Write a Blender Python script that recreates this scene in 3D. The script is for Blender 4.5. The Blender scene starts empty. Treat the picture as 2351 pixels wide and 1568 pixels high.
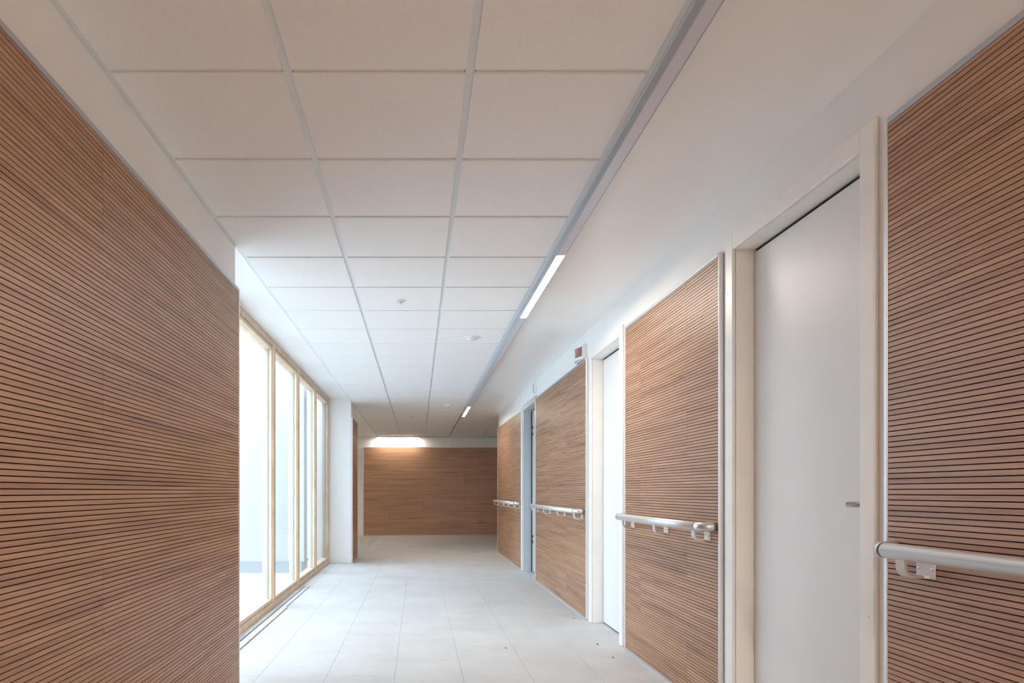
import bpy, bmesh, math, random
from mathutils import Vector

S = bpy.context.scene
COL = S.collection
random.seed(7)

# ------------------------------------------------------------------ camera
FPX, IW, IH = 1590.0, 2351.0, 1568.0          # focal length in pixels, frame
VPX, VPY = 960.0, 1128.0                      # vanishing point of the corridor
EYE = 1.10
cam_d = bpy.data.cameras.new('camera')
cam_d.sensor_width = 36.0
cam_d.lens = FPX / IW * 36.0
cam_d.shift_x = (IW / 2 - VPX) / IW
cam_d.shift_y = (VPY - IH / 2) / IW
cam_d.clip_start = 0.05
cam = bpy.data.objects.new('camera', cam_d)
cam.location = (0, 0, EYE)
cam.rotation_euler = (math.radians(90), 0, 0)
COL.objects.link(cam)
S.camera = cam

# ------------------------------------------------------------------ world / exposure
SKY = (0.72, 0.85, 1.0)
SKY_STRENGTH = 6.0
LAMP = (1.0, 0.885, 0.765)
LAMP_STRENGTH = 205.0
w = bpy.data.worlds.new('overcast_sky')
S.world = w
w.use_nodes = True
bg = w.node_tree.nodes['Background']
bg.inputs[0].default_value = (*SKY, 1)
bg.inputs[1].default_value = SKY_STRENGTH
vs = S.view_settings
vs.view_transform = 'Standard'
vs.look = 'None'
vs.gamma = 1.0
vs.use_curve_mapping = False
vs.exposure = 0.28
S.cycles.max_bounces = 8
S.cycles.diffuse_bounces = 6
S.cycles.glossy_bounces = 3
S.cycles.use_adaptive_sampling = True
S.cycles.adaptive_threshold = 0.05
S.cycles.adaptive_min_samples = 16
S.cycles.transparent_max_bounces = 12
S.cycles.sample_clamp_indirect = 8.0
S.cycles.use_denoising = True
S.cycles.use_light_tree = False

# ------------------------------------------------------------------ dimensions
XR = 1.457          # plaster face, right wall
XRP = 1.435         # cladding face, right wall
XL = -1.031         # plaster face, left wall
XLP = -1.009        # cladding face, left wall
XW = -1.366         # inner face of the window frame
ZC = 2.475          # ceiling
ZS = 2.527          # soffit above the window
PT = 2.222          # top of the cladding boards
P0 = 0.002          # bottom of the lowest board
YB = -6.0           # end of the corridor behind the camera
YL = 3.90           # left wall ends, window starts
YWE = 10.65         # window ends
YLE = 11.56         # left wall ends at the cross corridor
YRE = 12.53         # right wall ends at the cross corridor
YF = 17.23          # far wall
PITCH, GROOVE, ROW = 0.016, 0.0030, 0.32

# ------------------------------------------------------------------ materials
M = {}
def mat(name, col, rough=0.6, metal=0.0, spec=0.5, noise=None, bump=None, coat=0.0):
    m = bpy.data.materials.new(name); m.use_nodes = True
    nt = m.node_tree; b = nt.nodes['Principled BSDF']
    b.inputs['Roughness'].default_value = rough
    b.inputs['Metallic'].default_value = metal
    b.inputs['Specular IOR Level'].default_value = spec
    b.inputs['Coat Weight'].default_value = coat
    b.inputs['Base Color'].default_value = (*col, 1)
    if noise or bump:
        g = nt.nodes.new('ShaderNodeNewGeometry')
    if noise:                                   # (scale, amount, detail)
        mp = nt.nodes.new('ShaderNodeMapping')
        nt.links.new(g.outputs['Position'], mp.inputs['Vector'])
        if len(noise) > 3: mp.inputs['Scale'].default_value = noise[3]
        n = nt.nodes.new('ShaderNodeTexNoise')
        n.inputs['Scale'].default_value = noise[0]; n.inputs['Detail'].default_value = noise[2]
        nt.links.new(mp.outputs[0], n.inputs['Vector'])
        r = nt.nodes.new('ShaderNodeValToRGB')
        a = noise[1]
        r.color_ramp.elements[0].position = 0.3; r.color_ramp.elements[1].position = 0.7
        r.color_ramp.elements[0].color = (*[c * (1 - a) for c in col], 1)
        r.color_ramp.elements[1].color = (*[min(1, c * (1 + a)) for c in col], 1)
        nt.links.new(n.outputs['Fac'], r.inputs['Fac'])
        nt.links.new(r.outputs['Color'], b.inputs['Base Color'])
    if bump:                                    # (scale, strength, distance)
        n2 = nt.nodes.new('ShaderNodeTexNoise')
        n2.inputs['Scale'].default_value = bump[0]; n2.inputs['Detail'].default_value = 4
        nt.links.new(g.outputs['Position'], n2.inputs['Vector'])
        bp = nt.nodes.new('ShaderNodeBump')
        bp.inputs['Strength'].default_value = bump[1]; bp.inputs['Distance'].default_value = bump[2]
        nt.links.new(n2.outputs['Fac'], bp.inputs['Height'])
        nt.links.new(bp.outputs[0], b.inputs['Normal'])
    M[name] = m
    return m

mat('plaster', (0.88, 0.872, 0.85), 0.65, noise=(3, 0.015, 2))
mat('ceiling_plaster', (0.89, 0.88, 0.86), 0.35, spec=0.45, noise=(2, 0.015, 2))
mat('tile_felt', (0.88, 0.868, 0.85), 0.9, spec=0.2, noise=(180, 0.035, 3, (0.6, 1.6, 1)), bump=(420, 0.25, 0.0006))
mat('runner', (0.74, 0.77, 0.785), 0.5, metal=0.0)
mat('aluminium', (0.62, 0.64, 0.66), 0.33, metal=0.85)
mat('alu_trim', (0.50, 0.53, 0.57), 0.4, metal=0.5)
mat('alu_dark', (0.30, 0.32, 0.31), 0.45, metal=0.4)
mat('rail_alu', (0.74, 0.75, 0.76), 0.36, metal=0.55)
mat('rail_end', (0.66, 0.67, 0.69), 0.28, metal=0.8)
mat('bracket', (0.72, 0.72, 0.71), 0.4)
mat('steel', (0.6, 0.6, 0.6), 0.25, metal=1.0)
mat('screw', (0.75, 0.75, 0.75), 0.3, metal=0.7)
mat('door_frame', (0.90, 0.885, 0.85), 0.33, noise=(9, 0.02, 3))
mat('door_leaf', (0.80, 0.81, 0.80), 0.38, spec=0.4, noise=(5, 0.012, 2), bump=(260, 0.05, 0.0006))
mat('grey_frame', (0.50, 0.53, 0.55), 0.4)
mat('black', (0.012, 0.012, 0.014), 0.6)
mat('groove', (0.035, 0.018, 0.010), 0.9, spec=0.1)
mat('white_plastic', (0.84, 0.84, 0.83), 0.4)
mat('red_lens', (0.34, 0.15, 0.15), 0.2, coat=0.6)
mat('lens_white', (0.74, 0.78, 0.80), 0.3)
mat('grey_plastic', (0.42, 0.45, 0.48), 0.4)
mat('diffuser_off', (0.66, 0.66, 0.72), 0.3)
mat('grout', (0.48, 0.473, 0.46), 0.9)
mat('debris', (0.10, 0.09, 0.08), 0.9)
mat('paving', (0.50, 0.51, 0.51), 0.9, noise=(6, 0.05, 4))
mat('outer_render', (0.47, 0.49, 0.51), 0.9)
mat('plinth', (0.30, 0.34, 0.34), 0.9)
mat('timber_strip', (0.62, 0.56, 0.48), 0.6)

def emit(name, col, strength):
    m = bpy.data.materials.new(name); m.use_nodes = True
    b = m.node_tree.nodes['Principled BSDF']
    b.inputs['Base Color'].default_value = (0.8, 0.8, 0.8, 1)
    b.inputs['Emission Color'].default_value = (*col, 1)
    b.inputs['Emission Strength'].default_value = strength
    M[name] = m
emit('diffuser_lit', LAMP, LAMP_STRENGTH)
emit('diffuser_dim', LAMP, LAMP_STRENGTH * 0.42)

def wood(name, ramp, zs, ys, rough, fine=0.16):
    """veneer: streaks run along the board (x+y), vary with height and with the board's own seed"""
    m = bpy.data.materials.new(name); m.use_nodes = True
    nt = m.node_tree; N = nt.nodes.new; L = nt.links.new
    b = nt.nodes['Principled BSDF']
    b.inputs['Roughness'].default_value = rough
    b.inputs['Specular IOR Level'].default_value = 0.7
    g = N('ShaderNodeNewGeometry'); sx = N('ShaderNodeSeparateXYZ'); L(g.outputs['Position'], sx.inputs[0])
    at = N('ShaderNodeAttribute'); at.attribute_type = 'OBJECT'; at.attribute_name = 'seed'
    al = N('ShaderNodeMath'); al.operation = 'ADD'; L(sx.outputs[0], al.inputs[0]); L(sx.outputs[1], al.inputs[1])
    def vec(ya, za, off):
        my = N('ShaderNodeMath'); my.operation = 'MULTIPLY_ADD'
        L(al.outputs[0], my.inputs[0]); my.inputs[1].default_value = ya
        mo = N('ShaderNodeMath'); mo.operation = 'MULTIPLY'; L(at.outputs['Fac'], mo.inputs[0]); mo.inputs[1].default_value = 13.7 + off
        L(mo.outputs[0], my.inputs[2])
        mz = N('ShaderNodeMath'); mz.operation = 'MULTIPLY'; L(sx.outputs[2], mz.inputs[0]); mz.inputs[1].default_value = za
        c = N('ShaderNodeCombineXYZ'); L(my.outputs[0], c.inputs[0]); L(mz.outputs[0], c.inputs[1]); L(mo.outputs[0], c.inputs[2])
        return c.outputs[0]
    n1 = N('ShaderNodeTexNoise'); n1.inputs['Scale'].default_value = 1.0; n1.inputs['Detail'].default_value = 5
    n1.inputs['Roughness'].default_value = 0.55; n1.inputs['Distortion'].default_value = 0.7
    L(vec(ys, zs, 0), n1.inputs['Vector'])
    n2 = N('ShaderNodeTexNoise'); n2.inputs['Scale'].default_value = 1.0; n2.inputs['Detail'].default_value = 3
    L(vec(ys * 9, zs * 14, 3.1), n2.inputs['Vector'])
    mx = N('ShaderNodeMath'); mx.operation = 'MULTIPLY_ADD'
    L(n2.outputs['Fac'], mx.inputs[0]); mx.inputs[1].default_value = fine; L(n1.outputs['Fac'], mx.inputs[2])
    sb = N('ShaderNodeMath'); sb.operation = 'SUBTRACT'; L(mx.outputs[0], sb.inputs[0]); sb.inputs[1].default_value = fine / 2
    r = N('ShaderNodeValToRGB'); L(sb.outputs[0], r.inputs['Fac'])
    els = r.color_ramp.elements
    els[0].position, els[0].color = ramp[0][0], (*ramp[0][1], 1)
    els[1].position, els[1].color = ramp[-1][0], (*ramp[-1][1], 1)
    for p, c in ramp[1:-1]:
        e = els.new(p); e.color = (*c, 1)
    L(r.outputs['Color'], b.inputs['Base Color'])
    M[name] = m
WALNUT = [(0.26, (0.25, 0.125, 0.068)), (0.42, (0.38, 0.202, 0.115)), (0.55, (0.46, 0.257, 0.150)), (0.74, (0.54, 0.32, 0.195))]
wood('walnut', WALNUT, 34.0, 0.9, 0.42)
PINE = [(0.3, (0.62, 0.44, 0.28)), (0.55, (0.74, 0.57, 0.40)), (0.75, (0.80, 0.65, 0.48))]
wood('pine', PINE, 3.0, 6.0, 0.5, 0.1)

def glass():
    m = bpy.data.materials.new('pane_glass'); m.use_nodes = True
    nt = m.node_tree; nt.nodes.clear(); N = nt.nodes.new; L = nt.links.new
    out = N('ShaderNodeOutputMaterial'); mix = N('ShaderNodeMixShader')
    fr = N('ShaderNodeFresnel'); fr.inputs['IOR'].default_value = 1.5
    t = N('ShaderNodeBsdfTransparent'); t.inputs['Color'].default_value = (0.94, 0.97, 0.97, 1)
    gl = N('ShaderNodeBsdfGlossy'); gl.inputs['Roughness'].default_value = 0.0
    L(fr.outputs[0], mix.inputs[0]); L(t.outputs[0], mix.inputs[1]); L(gl.outputs[0], mix.inputs[2])
    L(mix.outputs[0], out.inputs['Surface']); M['glass'] = m
glass()

def floor_mat():
    m = mat('floor_tile', (0.66, 0.655, 0.64), 0.5, spec=0.4)
    nt = m.node_tree; N = nt.nodes.new; L = nt.links.new; b = nt.nodes['Principled BSDF']
    g = N('ShaderNodeNewGeometry')
    def noise(scale, detail, sc=(1, 1, 1), dist=0):
        mp = N('ShaderNodeMapping'); mp.inputs['Scale'].default_value = sc; L(g.outputs['Position'], mp.inputs['Vector'])
        n = N('ShaderNodeTexNoise'); n.inputs['Scale'].default_value = scale; n.inputs['Detail'].default_value = detail
        n.inputs['Distortion'].default_value = dist
        L(mp.outputs[0], n.inputs['Vector']); return n.outputs['Fac']
    r = N('ShaderNodeValToRGB'); L(noise(2.2, 6, (1, 1, 1), 0.6), r.inputs['Fac'])
    e = r.color_ramp.elements
    e[0].position, e[0].color = 0.3, (0.49, 0.482, 0.472, 1); e[1].position, e[1].color = 0.7, (0.56, 0.555, 0.545, 1)
    r2 = N('ShaderNodeValToRGB'); L(noise(26, 5, (0.5, 1.0, 1)), r2.inputs['Fac'])
    e = r2.color_ramp.elements
    e[0].position, e[0].color = 0.30, (0.92, 0.915, 0.90, 1); e[1].position, e[1].color = 0.5, (1, 1, 1, 1)
    mm = N('ShaderNodeMix'); mm.data_type = 'RGBA'; mm.blend_type = 'MULTIPLY'; mm.inputs[0].default_value = 0.8
    L(r.outputs[0], mm.inputs[6]); L(r2.outputs[0], mm.inputs[7])
    L(mm.outputs[2], b.inputs['Base Color'])
    rr = N('ShaderNodeMapRange'); rr.inputs[3].default_value = 0.42; rr.inputs[4].default_value = 0.7
    L(noise(4, 4), rr.inputs[0]); L(rr.outputs[0], b.inputs['Roughness'])
floor_mat()

# ------------------------------------------------------------------ mesh helpers
class MB:
    """collects boxes, tubes and profiles into one mesh"""
    def __init__(s): s.bm = bmesh.new()
    def box(s, x0, x1, y0, y1, z0, z1, bevel=0.0, seg=2):
        x0, x1 = sorted((x0, x1)); y0, y1 = sorted((y0, y1)); z0, z1 = sorted((z0, z1))
        v = [s.bm.verts.new(p) for p in ((x0,y0,z0),(x1,y0,z0),(x1,y1,z0),(x0,y1,z0),(x0,y0,z1),(x1,y0,z1),(x1,y1,z1),(x0,y1,z1))]
        fs = [s.bm.faces.new([v[i] for i in f]) for f in ((0,3,2,1),(4,5,6,7),(0,1,5,4),(1,2,6,5),(2,3,7,6),(3,0,4,7))]
        if bevel:
            es = {e for f in fs for e in f.edges}
            bmesh.ops.bevel(s.bm, geom=list(es), offset=bevel, segments=seg, affect='EDGES', profile=0.5)
        return s
    def tube(s, pts, r, n=20, cap=True, rs=None):
        pts = [Vector(p) for p in pts]; rings = []
        up = Vector((0, 0, 1))
        prev = None
        for i, p in enumerate(pts):
            d = (pts[min(i+1, len(pts)-1)] - pts[max(i-1, 0)]).normalized()
            if prev is None:
                a = up if abs(d.dot(up)) < 0.95 else Vector((1, 0, 0))
                u = d.cross(a).normalized()
            else:
                u = (prev - d * prev.dot(d)).normalized()
            prev = u; v = d.cross(u)
            rad = rs[i] if rs else r
            rings.append([s.bm.verts.new(p + u * rad * math.cos(2*math.pi*k/n) + v * rad * math.sin(2*math.pi*k/n)) for k in range(n)])
        for a, b in zip(rings, rings[1:]):
            for k in range(n):
                f = s.bm.faces.new((a[k], a[(k+1) % n], b[(k+1) % n], b[k])); f.smooth = True
        if cap:
            s.bm.faces.new(rings[0][::-1]); s.bm.faces.new(rings[-1])
        return s
    def lathe(s, c, axis, prof, n=32):
        """prof: (radius, distance along axis); axis is a unit vector"""
        c = Vector(c); ax = Vector(axis)
        a = Vector((0, 0, 1)) if abs(ax.z) < 0.9 else Vector((1, 0, 0))
        u = ax.cross(a).normalized(); v = ax.cross(u)
        rings = [[s.bm.verts.new(c + ax*h + (u*math.cos(2*math.pi*k/n) + v*math.sin(2*math.pi*k/n))*max(r, 1e-4)) for k in range(n)] for r, h in prof]
        for p, q in zip(rings, rings[1:]):
            for k in range(n):
                f = s.bm.faces.new((p[k], p[(k+1) % n], q[(k+1) % n], q[k])); f.smooth = True
        s.bm.faces.new(rings[0][::-1]); s.bm.faces.new(rings[-1])
        return s
    def extrude(s, pts, axis, a0, a1, smooth=False):
        """closed polygon pts in the plane across axis ('x','y','z'), extruded from a0 to a1"""
        def P(p, a):
            return {'x': (a, p[0], p[1]), 'y': (p[0], a, p[1]), 'z': (p[0], p[1], a)}[axis]
        A = [s.bm.verts.new(P(p, a0)) for p in pts]; B = [s.bm.verts.new(P(p, a1)) for p in pts]
        n = len(pts)
        for k in range(n):
            f = s.bm.faces.new((A[k], A[(k+1) % n], B[(k+1) % n], B[k])); f.smooth = smooth
        s.bm.faces.new(A[::-1]); s.bm.faces.new(B)
        return s
    def mesh(s, name):
        bmesh.ops.recalc_face_normals(s.bm, faces=s.bm.faces)
        me = bpy.data.meshes.new(name); s.bm.to_mesh(me); s.bm.free(); return me
    def build(s, name, m, parent=None):
        me = s.mesh(name); me.materials.append(M[m])
        return link(name, me, parent)

def link(name, me, parent=None, loc=None):
    o = bpy.data.objects.new(name, me); COL.objects.link(o)
    if parent: o.parent = parent
    if loc: o.location = loc
    return o
def tag(o, label=None, cat=None, group=None, kind=None):
    if label: o['label'] = label
    if cat: o['category'] = cat
    if group: o['group'] = group
    if kind: o['kind'] = kind
    return o
def empty(name, loc=(0, 0, 0)):
    o = bpy.data.objects.new(name, None); o.location = loc; o.empty_display_size = 0.1
    COL.objects.link(o); return o
def bx(name, m, parent, *a, bevel=0.0):
    """box in world coordinates, child of a parent that may be offset"""
    o = MB().box(*a, bevel=bevel).build(name, m, parent)
    if parent and parent.location.length: o.location = -parent.location
    return o
def st(o, label, cat): return tag(o, label, cat, kind='structure')

# ------------------------------------------------------------------ the setting: walls
# right wall with three door openings
D1, D2, D3 = (2.262, 3.178), (4.972, 5.786), (8.565, 9.48)
HEAD = 2.21
b = MB()
ys = [YB]
for a, c in (D1, D2, D3):
    b.box(XR, 1.68, ys[-1], a, 0, ZC + .1); b.box(XR, 1.68, a, c, HEAD, ZC + .1); ys.append(c)
b.box(XR, 1.68, ys[-1], YRE, 0, ZC + .1)
st(b.build('wall_right', 'plaster'), 'white plaster wall of the corridor with three doorways', 'wall')
st(MB().box(XL - .45, XL, YB, YL, 0, ZS + .1).build('wall_left', 'plaster'), 'white plaster wall above the large wooden panel, ending at the window', 'wall')
st(MB().box(XL - .55, XL, YWE, YLE, 0, ZS + .1).build('wall_return', 'plaster'), 'short white wall pier at the far end of the window', 'wall')
st(MB().box(-5, 6, YF, YF + .2, 0, ZC + .1).build('wall_far', 'plaster'), 'white wall closing the corridor behind the smooth wooden panelling', 'wall')
st(MB().box(XL - .5, 1.7, YB - .2, YB, 0, ZC + .1).build('wall_rear', 'plaster'), 'white wall closing the corridor behind the viewer', 'wall')
st(MB().box(-5, -4.8, YLE, YF, 0, ZC + .1).build('wall_cross_left', 'plaster'), 'white wall at the left end of the cross corridor', 'wall')
st(MB().box(-4.8, XL - .55, YLE - .2, YLE, 0, ZC + .1).build('wall_cross_front', 'plaster'), 'white wall of the cross corridor left of the pier', 'wall')
st(MB().box(5.8, 6, YRE, YF, 0, ZC + .1).build('wall_cross_right', 'plaster'), 'white wall at the right end of the cross corridor', 'wall')
st(MB().box(1.68, 5.8, YRE - .2, YRE, 0, ZC + .1).build('wall_cross_side', 'plaster'), 'white wall of the cross corridor right of the corner', 'wall')

# floor: slab with tiles laid in running bond
fl = MB().box(XL - .45, 1.75, YB - .2, YLE, -.15, -.003).box(-5, 6, YLE, YF + .2, -.15, -.003).build('floor', 'grout')
st(fl, 'pale grey tiled floor with dusty marks', 'floor')
TW, TL, J = 0.40, 0.80, 0.0012
cache = {}
def floor_tile(x0, x1, y0, y1):
    x0 += J/2; x1 -= J/2; y0 += J/2; y1 -= J/2
    if x1 - x0 < .01 or y1 - y0 < .01: return
    k = (round(x1 - x0, 4), round(y1 - y0, 4))
    if k not in cache:
        me = MB().box(0, k[0], 0, k[1], -.003, 0, bevel=.0004, seg=1).mesh('tile'); me.materials.append(M['floor_tile']); cache[k] = me
    link('tile', cache[k], fl, (x0, y0, 0))
XCH = -1.245                                   # inner edge of the slot beside the window
edges = [XCH] + [-.948 + .404 * i for i in range(0, 7)]
edges = [e for e in edges if e < 1.74] + [1.74]
for c in range(len(edges) - 1):
    x0, x1 = edges[c], edges[c + 1]
    y = -1.6 + (0.40 if c % 2 else 0.0) + 0.128
    while y < YF:
        y0, y1 = max(y, -1.5), min(y + TL, YF)
        if x0 < XL - .001:                    # window side column: only in front of the window
            y0, y1 = max(y0, YL), min(y1, YWE)
        if y1 > y0:
            xa = x0
            floor_tile(xa, min(x1, 1.74), y0, y1)
        y += TL
for k, (xa, xb, ya, yb) in enumerate(((-5, edges[1] if False else XCH, YLE, YF), (1.74, 5.8, YRE, YF), (XL-.45, 1.74, YB, -1.5))):
    o = MB().box(xa, xb, ya, yb, -.003, 0).build('floor_area', 'floor_tile', fl)
bx('floor_area', 'floor_tile', fl, XW - .02, XCH - .001, 8.0, YWE, -.003, 0)
bx('floor_area', 'floor_tile', fl, XW - .02, -1.316, YL, 8.0, -.003, 0)

# ------------------------------------------------------------------ ceiling
ce = MB()
ce.box(0.760, 1.68, YB, YRE, ZC + .012, ZC + .1)        # strip above the lamp profile
ce.box(0.830, XR, YB, 12.9, ZC, ZC + .012)              # plaster strip right of the lamp
ce.box(XL - .45, XL - .002, YL, YWE, ZS, ZS + .1)        # soffit over the window
ce.box(0.784, 5.8, 12.9, YF, ZC, ZC + .1)
ce.box(0.784, .83, 12.32, 12.9, ZC, ZC + .012)
ce.box(XR, 5.8, YRE, 12.9, ZC, ZC + .1)
ce.box(-4.8, XL, YLE, YF, ZC, ZC + .1)
ce.box(XL, 0.76, YB, YF, ZC + .05, ZC + .1)              # deck above the tiles
ceil = ce.build('ceiling', 'ceiling_plaster')
st(ceil, 'white plaster ceiling with a suspended grid of square felt tiles', 'ceiling')
GX = [-1.029, -.429, .171, .771]
GY0 = 2.272
TG, RC = 0.0245, 0.008
rows = [GY0 + .599 * i for i in range(-15, 26)]
tcache = {}
for c in range(3):
    xa = GX[c] + (TG/2 if c else .019); xb = GX[c+1] - TG/2 - (.007 if c == 2 else 0)
    for i in range(len(rows)):
        ya = rows[i] + TG/2; yb = min(rows[i] + .599 - TG/2, YF - .22)
        if ya < YB or yb - ya < .1: continue
        k = (c, round(yb - ya, 3))
        if k not in tcache:
            me = MB().box(0, xb - xa, 0, yb - ya, 0, .02, bevel=.0012, seg=1).mesh('ceiling_tile'); me.materials.append(M['tile_felt']); tcache[k] = me
        link('ceiling_tile', tcache[k], ceil, (xa, ya, ZC))
for i, gx in enumerate(GX[1:3]):
    bx('main_runner', 'runner', ceil, gx - .0165, gx + .0165, YB, YF - .175, ZC + RC, ZC + RC + .004)
bx('main_runner', 'runner', ceil, .735, .7725, YB, YF - .175, ZC + RC, ZC + RC + .004)
bx('wall_angle', 'runner', ceil, XL + .001, XL + .027, YB, YF - .175, ZC + RC - .003, ZC + RC + .002)
bx('wall_angle', 'runner', ceil, XL - .001, XL + .002, YL, YWE, ZC + RC - .003, ZS)
rme = None
for r_ in rows:
    if YB < r_ < YF - .15:
        for c in range(3):
            if rme is None:
                rme = MB().box(.02, .58, -.0165, .0165, 0, .003).mesh('cross_tee'); rme.materials.append(M['runner'])
            link('cross_tee', rme, ceil, (GX[c], r_, ZC + RC + .001))
bx('joint_strip', 'alu_dark', ceil, 1.572, 1.586, 15.6, 17.0, ZC - .002, ZC)
bx('joint_strip', 'alu_dark', ceil, .772, .786, 12.35, YF - .175, ZC - .002, ZC + .008)

# ------------------------------------------------------------------ window
win = empty('window_1', (XW, YL, 0))
st(win, 'tall pine-framed window wall of five panes opening on the courtyard', 'window')
def wp(name, m, *a, bevel=0.0, parent=None):
    o = MB().box(*a, bevel=bevel).build(name, m, win); o.location = -win.location; return o
XG = -1.425                                     # glass plane
NP = 5; PW = (YWE - .03 - YL) / NP
wp('bottom_rail', 'pine', XW - .10, XW, YL, YWE, .0, .052, bevel=.002)
wp('sill_bead', 'pine', XW - .10, XW - .012, YL, YWE, .056, .088, bevel=.002)
wp('top_rail', 'pine', XW - .10, XW, YL, YWE, ZS - .055, ZS, bevel=.002)
wp('top_bead', 'pine', XW - .10, XW - .012, YL, YWE, ZS - .088, ZS - .058, bevel=.002)
for i in range(NP + 1):
    yc = YL + PW * i
    ya, yb = (yc - .05, yc + .05) if 0 < i < NP else ((YL, YL + .08) if i == 0 else (YWE - .085, YWE - .003))
    wp('mullion', 'pine', XW - .10, XW, ya, yb, .0525, ZS - .0555, bevel=.002)
    if i > 0:
        wp('glazing_bead', 'pine', XG + .012, XW - .014, ya - .016, ya, .089, ZS - .089, bevel=.0015)
        wp('gasket', 'grey_plastic', XG - .02, XG + .012, ya - .024, ya, .089, ZS - .089)
    if i < NP:
        wp('glazing_bead', 'pine', XG + .012, XW - .014, yb, yb + .016, .089, ZS - .089, bevel=.0015)
        yn = YL + PW * (i + 1) - (.05 if i + 1 < NP else .055)
        me = bpy.data.meshes.new('pane')
        me.from_pydata([(XG, yb, .07), (XG, yn, .07), (XG, yn, ZS - .07), (XG, yb, ZS - .07)], [], [(0, 1, 2, 3)])
        me.materials.append(M['glass'])
        o = link('pane', me, win); o.location = -win.location
# outside
st(MB().box(-12, XW - .10, -3, 24, -.2, -.02).build('ground_courtyard', 'paving'), 'pale paved courtyard outside the window', 'paving')
cw = MB().box(-9, XL - .551, 9.6, 9.85, -.02, 3.6).build('courtyard_wall', 'outer_render')
st(cw, 'white rendered courtyard wall seen through the window panes', 'wall')
bx('plinth', 'plinth', cw, -9, -1.60, 9.52, 9.6, -.02, .13)
st(MB().box(-9.2, -9, -3, 9.85, -.02, 3.4).build('wall_courtyard_side', 'outer_render'), 'white rendered wall on the far side of the courtyard', 'wall')

# slot beside the window
ch = empty('floor_channel', (-1.28, 4, 0))
tag(ch, 'long metal floor channel with a dark slot beside the window', 'floor channel')
def cp(name, m, *a, bevel=0.0):
    return bx(name, m, ch, *a, bevel=bevel)
cp('trough', 'black', -1.316, XCH - .001, YL, 8.0, -.0029, -.0020)
cp('edge_profile', 'rail_alu', -1.3155, -1.311, YL, 7.99, -.0019, .003)
cp('channel_plate', 'rail_alu', -1.301, -1.262, YL, 7.99, -.0019, .001, bevel=.0008)
cp('edge_profile', 'rail_alu', -1.2535, -1.2490, YL, 7.99, -.0019, .002)
cp('cover_strip', 'timber_strip', -1.2605, -1.236, YL, 6.55, .0021, .011, bevel=.001)

# ------------------------------------------------------------------ cladding
slat_cache = {}
def slat_mesh(L, h=PITCH - GROOVE, d=0.0075):
    k = (round(L, 4), round(h, 4))
    if k not in slat_cache:
        me = MB().box(-d, 0, 0, L, 0, h).mesh('slat'); me.materials.append(M['walnut']); slat_cache[k] = me
    return slat_cache[k]
def cladding(name, side, y0, y1, seams, label, slats_from=None, trims=('near', 'far'), group=None):
    """side +1: right wall (faces -X), -1: left wall (faces +X). seams: two lists of Y, for even and odd rows"""
    face = XRP if side > 0 else XLP
    wall = XR if side > 0 else XL
    root = empty(name, (wall, y0, 0))
    tag(root, label, 'wall panel', group)
    d = 0.0075
    back = face + side * d
    r = 0
    z = P0
    while z < PT - .01:
        zt = min(z + ROW, PT)
        cuts = [y0] + [s for s in sorted(seams[r % 2]) if y0 + .05 < s < y1 - .05] + [y1]
        for a, c in zip(cuts, cuts[1:]):
            a += .0007 if a > y0 else 0; c -= .0007 if c < y1 else 0
            seed = random.random()
            n = int(round((zt - z) / PITCH))
            single = slats_from is not None and c > slats_from
            if single:
                bd = MB().box(back, wall - side * .0005, a, c, z + .0002, zt - .0002).build('board', 'groove', root)
                bd.location = -root.location; bd['seed'] = seed
                for i in range(n):
                    zz = z + i * PITCH + GROOVE / 2
                    hh = min(PITCH - GROOVE, PT - .0005 - zz)
                    if hh < .003: continue
                    s = link('slat', slat_mesh(c - a, hh), bd)
                    s.location = (face if side < 0 else face + d, a, zz)
                    s['seed'] = seed
            else:
                m = MB().box(back, wall - side * .0005, a, c, z + .0002, zt - .0002)
                for f in m.bm.faces: f.material_index = 1
                n0 = len(m.bm.faces)
                for i in range(n):
                    zz = z + i * PITCH + GROOVE / 2
                    hh = min(PITCH - GROOVE, PT - .0005 - zz)
                    if hh < .003: continue
                    m.box(face, back, a, c, zz, zz + hh)
                me = m.mesh('board'); me.materials.append(M['walnut']); me.materials.append(M['groove'])
                bd = link('board', me, root); bd.location = -root.location; bd['seed'] = seed
        z += ROW; r += 1
    f2 = face - side * .0018
    bx('top_trim', 'alu_trim', root, f2, wall - side * .0005, y0 - .0, y1, PT + .001, PT + .019, bevel=.001)
    bx('base_trim', 'rail_alu', root, f2 - side * .006, wall - side * .0005, y0, y1, .0005, .0015, bevel=0)
    bx('base_trim', 'alu_trim', root, f2 - side * .002, f2 + side * .0015, y0, y1, .0016, .022, bevel=.0006)
    if 'near' in trims: bx('edge_trim', 'rail_alu', root, f2, wall - side * .0005, y0 - .018, y0 - .0005, .0005, PT + .019, bevel=.006)
    if 'far' in trims: bx('edge_trim', 'rail_alu', root, f2, wall - side * .0005, y1 + .0005, y1 + .016, .0005, PT + .019, bevel=.002)
    return root

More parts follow.
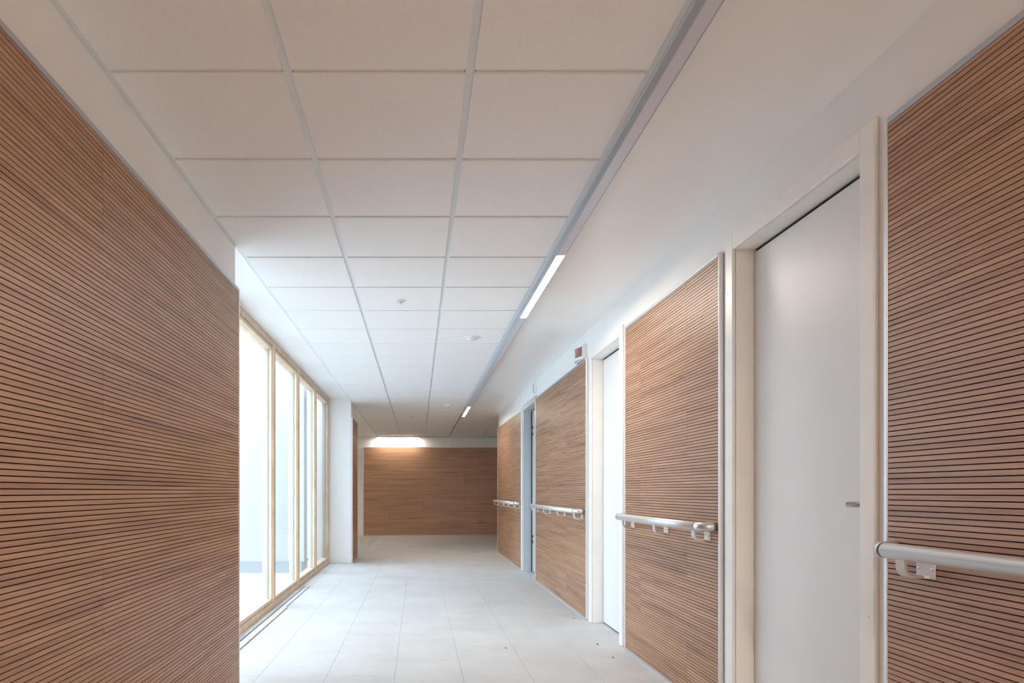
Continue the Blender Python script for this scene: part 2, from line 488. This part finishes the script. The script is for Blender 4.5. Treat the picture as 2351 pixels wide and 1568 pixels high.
cladding('slatted_wall_panel', -1, YB + .05, YL - .004, ([2.217, -.583, -3.383, -6.18], [.82, -1.98, -4.78]),
         'large walnut slatted panel covering the left wall up to the window', slats_from=1.0, trims=('far',))
cladding('slatted_wall_panel', 1, -1.2, 2.117, ([.35], [.9]),
         'walnut slatted panel nearest on the right, beside the wide door', slats_from=1.0)
cladding('slatted_wall_panel', 1, 3.315, 4.795, ([3.70], [4.474]),
         'brightly lit slatted wood panel between the two white doors')
cladding('slatted_wall_panel', 1, 5.935, 8.475, ([6.7], [7.55]),
         'slatted wood panel under the red alarm sign, between white and grey doors')
cladding('slatted_wall_panel', 1, 9.665, YRE - .02, ([11.3], [10.4]),
         'farthest slatted panel on the right wall, beyond the grey door')
cladding('slatted_wall_panel', -1, YWE + .022, YLE - .02, ([], []),
         'narrow slatted panel on the pier past the window')

# smooth far wall panelling
fp = empty('smooth_wall_panel', (0, YF, 0))
tag(fp, 'smooth dark walnut panelling across the end wall of the corridor', 'wall panel')
zf = [0.02, .30, .62, .94, 1.26, 1.58, 1.90, 2.184]
for r in range(7):
    xs = [-1.352] + ([-.72, .53, 1.5] if r % 2 else [.14, 1.15]) + [4.2]
    for a, c in zip(xs, xs[1:]):
        o = MB().box(a + .001, c - .001, YF - .022, YF - .0005, zf[r] + .001, zf[r+1] - .001, bevel=.0008, seg=1).build('board', 'walnut', fp)
        o.location = -fp.location; o['seed'] = random.random()
bx('edge_trim', 'rail_alu', fp, -1.372, -1.353, YF - .026, YF - .0005, .001, 2.20, bevel=.002)
bx('top_trim', 'rail_alu', fp, -1.352, 4.2, YF - .026, YF - .0005, 2.185, 2.20, bevel=.002)
bx('base_trim', 'alu_trim', fp, -1.352, 4.2, YF - .024, YF - .0005, .001, .019)

# ------------------------------------------------------------------ doors
def door(name, yr, label, frame_m, leaf_m, depth, handle=None):
    y0, y1 = yr
    root = empty(name, (XR, (y0 + y1) / 2, 0)); st(root, label, 'door')
    xf = 1.441; cwid = .072; xd = XR + depth
    def p(n, m, *a, bevel=0.0, par=None):
        o = MB().box(*a, bevel=bevel).build(n, m, par or root); o.location = -root.location if not par else (0, 0, 0); return o
    # casing: two posts and a head, each with a returning jamb lining
    for a, c, ja, jc in ((y0 - cwid, y0, y0 - .0005, y0 + .0), (y1, y1 + cwid, y1, y1)):
        p('casing_post', frame_m, xf, XR - .0005, a, c, .002, HEAD + cwid, bevel=.003)
    p('casing_head', frame_m, xf, XR - .0005, y0 + .0005, y1 - .0005, HEAD, HEAD + cwid, bevel=.003)
    p('jamb_lining', frame_m, XR, 1.66, y0 + .0005, y0 + .004, .002, HEAD - .001)
    p('jamb_lining', frame_m, XR, 1.66, y1 - .004, y1 - .0005, .002, HEAD - .001)
    p('head_lining', frame_m, XR, xd - .001, y0 + .0045, y1 - .0045, HEAD - .005, HEAD - .0005)
    p('shadow_gap', 'black', xd + .012, xd + .05, y0 + .0045, y1 - .0045, .001, HEAD - .001)
    leaf = p('leaf', leaf_m, xd, xd + .010, y0 + .010, y1 - .012, .012, HEAD - .018, bevel=.001)
    if handle:
        zh = 1.055; yh = y0 + .055
        hd = MB().lathe((xd - .001, yh, zh), (-1, 0, 0), [(.026, 0), (.026, .006), (.024, .008), (.010, .008), (.010, .048)], 24)
        hd.tube([(xd - .05, yh - .004, zh), (xd - .05, yh + .08, zh), (xd - .05, yh + handle, zh), (xd - .05, yh + handle + .006, zh), (xd - .05, yh + handle + .009, zh)], .0095, 20, rs=[.0095, .0095, .0095, .0075, .003])
        o = hd.build('handle', 'steel', root); o.location = -root.location
        p('lock_plate', 'steel', xd - .004, xd - .0005, yh - .02, yh + .02, .93, .97, bevel=.001)
    return root
d1 = door('door_1', D1, 'wide white door in a cream frame, nearest to the viewer', 'door_frame', 'door_leaf', .082, handle=.075)
d2 = door('door_2', D2, 'white door between the brightly lit panel and the alarm sign', 'door_frame', 'door_leaf', .088, handle=.075)
d3 = door('door_3', D3, 'narrow-looking grey metal door beyond the white doors', 'grey_frame', 'grey_frame', .100)
for zh in (.40, .47, 1.86, 1.95):
    o = MB().box(XR + .083, XR + .099, 9.38, 9.44, zh, zh + .035, bevel=.002).build('hinge', 'black', d3); o.location = -d3.location
o = MB().box(XR + .090, XR + .099, 9.442, 9.473, .01, HEAD - .02).build('seal', 'black', d3); o.location = -d3.location
# paint pips on the casing of the near doors
def pips(root, spots):
    for y, z in spots:
        m = MB().lathe((1.4412, y, z), (-1, 0, 0), [(.004, 0), (.0035, .0012), (.001, .0018)], 10)
        o = m.build('screw_cap', 'door_frame', root); o.location = -root.location
pips(d1, [(3.225, 2.02), (3.225, .78), (3.225, 1.45), (2.215, 2.10), (2.215, .70), (2.35, 2.262), (2.75, 2.262), (3.08, 2.262)])
pips(d2, [(5.83, 2.0), (5.83, .8), (4.93, 1.6)])

# ------------------------------------------------------------------ handrails
RZ, RXC, RR = .928, 1.366, .0225
def handrail(y0, y1, brackets, label):
    root = empty('handrail', (XRP, (y0 + y1) / 2, 0))
    tag(root, label, 'handrail', 'handrails on the right wall')
    def put(mb, n, m, par=root):
        o = mb.build(n, m, par)
        o.location = -root.location if par is root else (0, 0, 0)
        return o
    R = .05
    put(MB().tube([(RXC, y0 + R, RZ), (RXC, y1 - R, RZ)], RR, 28), 'rail', 'rail_alu')
    for ye, sg in ((y0, 1), (y1, -1)):
        pts = [(RXC, ye + sg * (R - .001), RZ)]
        for k in range(1, 9):
            a = math.pi / 2 * k / 8
            pts.append((RXC + R * (1 - math.cos(a)), ye + sg * R * (1 - math.sin(a)), RZ))
        pts.append((XRP - .004, ye, RZ))
        put(MB().tube(pts, RR + .0006, 28), 'end_elbow', 'rail_end')
        put(MB().tube([(RXC, ye + sg * (R - .0015), RZ), (RXC, ye + sg * (R + .0015), RZ)], RR + .0003, 28), 'joint_ring', 'black')
    for yb in brackets:
        # arm: a flat strap that drops from the rail, bends and runs back to the wall plate
        prof = [(RXC, RZ - RR + .001)]
        outer, inner = [], []
        t = .007
        path = [(RXC - .004, RZ - RR + .003), (RXC - .002, RZ - RR - .020)]
        for k in range(1, 9):
            a = math.pi / 2 * k / 8
            path.append((RXC - .002 + .026 * (1 - math.cos(a)), RZ - RR - .020 - .026 * math.sin(a)))
        path.append((XRP - .003, RZ - RR - .046))
        left, right = [], []
        for i, p in enumerate(path):
            q0 = path[max(i - 1, 0)]; q1 = path[min(i + 1, len(path) - 1)]
            dx, dz = q1[0] - q0[0], q1[1] - q0[1]; l = math.hypot(dx, dz)
            nx, nz = -dz / l * t / 2, dx / l * t / 2
            left.append((p[0] + nx, p[1] + nz)); right.append((p[0] - nx, p[1] - nz))
        br = put(MB().extrude(left + right[::-1], 'y', yb - .018, yb + .018), 'bracket', 'bracket')
        pl = MB().box(XRP - .0035, XRP - .0018 + .0014, yb - .036, yb + .036, RZ - RR - .050, RZ - RR - .006, bevel=.001)
        pl = pl.build('wall_plate', 'bracket', br)
        for s_ in (-1, 1):
            MB().lathe((XRP - .0035, yb + s_ * .026, RZ - RR - .022), (-1, 0, 0), [(.0055, 0), (.0055, .0015), (.004, .0028), (.001, .003)], 14).build('screw', 'screw', br)
    return root
handrail(-1.1, 2.075, [1.955, 1.35, .75, .15, -.45], 'grey tubular handrail on the nearest slatted panel, running out of view')
handrail(3.345, 4.76, [4.62, 4.0, 3.43], 'short grey handrail on the brightly lit panel between the white doors')
handrail(6.0, 8.42, [8.28, 7.52, 6.78, 6.06], 'grey handrail on the panel below the red alarm sign')
handrail(9.72, 12.50, [12.35, 11.7, 11.05, 10.4, 9.78], 'farthest grey handrail, beyond the grey door')

# ------------------------------------------------------------------ linear lamps
def linear_lamp(name, axis, fixed, a0, a1, lit, joints, label, on_mat='diffuser_lit'):
    w0, w1 = fixed                       # across
    zb = ZC - .05
    root = empty(name, (w0, a0, ZC) if axis == 'y' else (a0, w0, ZC)); tag(root, label, 'lamp')
    def p(n, m, u0, u1, v0, v1, z0, z1, bevel=0.0):
        a = (u0, u1, v0, v1, z0, z1) if axis == 'y' else (v0, v1, u0, u1, z0, z1)
        o = MB().box(*a, bevel=bevel).build(n, m, root); o.location = -root.location; return o
    t = .0035
    p('side_profile', 'alu_trim', w0, w0 + t, a0, a1, zb, ZC + .011)
    p('side_profile', 'alu_trim', w1 - t, w1, a0, a1, zb, ZC + .011)
    p('lip', 'rail_alu', w0 - .004, w0 - .0003, a0, a1, ZC - .006, ZC + .011)
    p('end_cap', 'alu_trim', w0, w1, a0 - .003, a0 - .0004, zb, ZC + .011)
    p('end_cap', 'alu_trim', w0, w1, a1 + .0004, a1 + .003, zb, ZC + .011)
    cuts = sorted(set([a0, a1] + joints + [v for s in lit for v in s]))
    for c0, c1 in zip(cuts, cuts[1:]):
        on = any(s[0] - .001 <= c0 and c1 <= s[1] + .001 for s in lit)
        dm = on_mat if c0 < 3 else 'diffuser_dim'
        p('lit_diffuser' if on else 'diffuser', dm if on else 'diffuser_off', w0 + t + .0003, w1 - t - .0003, c0 + .0008, c1 - .0008, zb + .002, zb + .006)
    return root
linear_lamp('linear_ceiling_lamp', 'y', (.7765, .8285), YB + .02, 12.31, [(-5.9, -.3), (3.90, 5.30), (10.9, 12.3)], [2.246, .84, -1.7, -3.1, -4.5, 7.0, 8.4],  # long lit run behind the camera is added fill for the near corridor
            'long aluminium ceiling light strip running along the corridor')
linear_lamp('linear_ceiling_lamp', 'x', (YF - .16, YF - .105), -1.04, 3.0, [(-1.03, .02)], [1.4],
            'ceiling light strip across the top of the end wall', 'diffuser_dim')
linear_lamp('linear_ceiling_lamp', 'x', (14.0, 14.055), -4.6, -1.8, [(-4.6, -1.8)], [],  # added strip, out of view, to warm the far floor and ceiling
            'added unseen light strip brightening the cross corridor from its left arm', 'diffuser_dim')

# ------------------------------------------------------------------ ceiling and wall devices
ms = empty('motion_sensor', (-.132, 4.99, ZC)); tag(ms, 'small white domed motion sensor on the ceiling tiles', 'sensor')
MB().lathe((0, 0, 0), (0, 0, -1), [(.042, 0), (.041, .004), (.034, .008), (.022, .009)], 32).build('base', 'white_plastic', ms)
MB().lathe((0, 0, -.009), (0, 0, -1), [(.022, 0), (.020, .010), (.014, .017), (.006, .020), (.001, .021)], 24).build('lens', 'lens_white', ms)
for i, (x, y, l) in enumerate(((.475, 6.19, 'flat white round smoke detector nearer the window'), (.479, 11.04, 'distant flat white round smoke detector near the second lit strip'))):
    sd = empty('smoke_detector', (x, y, ZC)); tag(sd, l, 'smoke detector', 'smoke detectors on the ceiling')
    MB().lathe((0, 0, 0), (0, 0, -1), [(.075, 0), (.075, .006), (.068, .011), (.055, .012)], 36).build('base', 'white_plastic', sd)
    MB().lathe((0, 0, -.012), (0, 0, -1), [(.045, 0), (.045, .006), (.036, .012), (.001, .013)], 30).build('cover', 'white_plastic', sd)
ls = empty('ceiling_sensor', (-.129, 12.78, ZC)); tag(ls, 'tiny dark round sensor on the far ceiling tiles', 'sensor')
MB().lathe((0, 0, 0), (0, 0, -1), [(.022, 0), (.021, .004), (.012, .010), (.001, .012)], 20).build('body', 'grey_plastic', ls)

al = empty('alarm_sign', (XR, 6.12, 2.245)); tag(al, 'white alarm box with a curved red lens above the slatted panel', 'alarm')
MB().box(-.036, -.0005, -.135, .135, 0, .118, bevel=.004).build('housing', 'white_plastic', al)
arc = []
for k in range(13):
    y = -.118 + .236 * k / 12
    arc.append((-.0365 - .030 * (1 - (y / .118) ** 2), y))
MB().extrude(arc + [(-.0362, .118), (-.0362, -.118)], 'z', .026, .108).build('lens', 'red_lens', al)
arc2 = [(-.0365 - .034 * (1 - (y / .128) ** 2), y) for y in [-.128 + .256 * k / 12 for k in range(13)]]
MB().extrude(arc2 + [(-.0362, .128), (-.0362, -.128)], 'z', .004, .025).build('lower_bezel', 'white_plastic', al)
MB().extrude(arc2 + [(-.0362, .128), (-.0362, -.128)], 'z', .1085, .114).build('upper_bezel', 'white_plastic', al)
MB().box(-.03, -.006, -.10, .10, -.006, -.0004).build('base_slot', 'alu_dark', al)

bo = empty('wall_box', (XR, 8.57, 2.315)); tag(bo, 'small white box high on the wall above the grey door', 'wall box')
MB().box(-.03, -.0005, -.04, .04, 0, .125, bevel=.004).build('housing', 'white_plastic', bo)
MB().box(-.033, -.0305, -.028, .028, .012, .113, bevel=.001).build('cover', 'grey_plastic', bo)

# ------------------------------------------------------------------ small debris on the floor
def chip(x, y, r, label):
    m = MB(); n = 7
    rr = random.Random(int(x * 1000 + y * 77))
    pts = [(x + r * (.6 + .5 * rr.random()) * math.cos(2 * math.pi * k / n), y + 1.5 * r * (.6 + .5 * rr.random()) * math.sin(2 * math.pi * k / n)) for k in range(n)]
    o = m.extrude(pts, 'z', .0003, .004).build('debris_chip', 'debris')
    tag(o, label, 'debris', 'chips of debris on the floor')
chip(1.29, 4.98, .010, 'dark chip of debris on the floor at the second white door')
chip(1.29, 4.58, .006, 'small dark chip on the floor before the brightly lit panel')
chip(1.345, 5.98, .006, 'tiny dark chip at the foot of the alarm sign panel')
chip(.615, 4.86, .006, 'dark speck of debris out on the open floor')
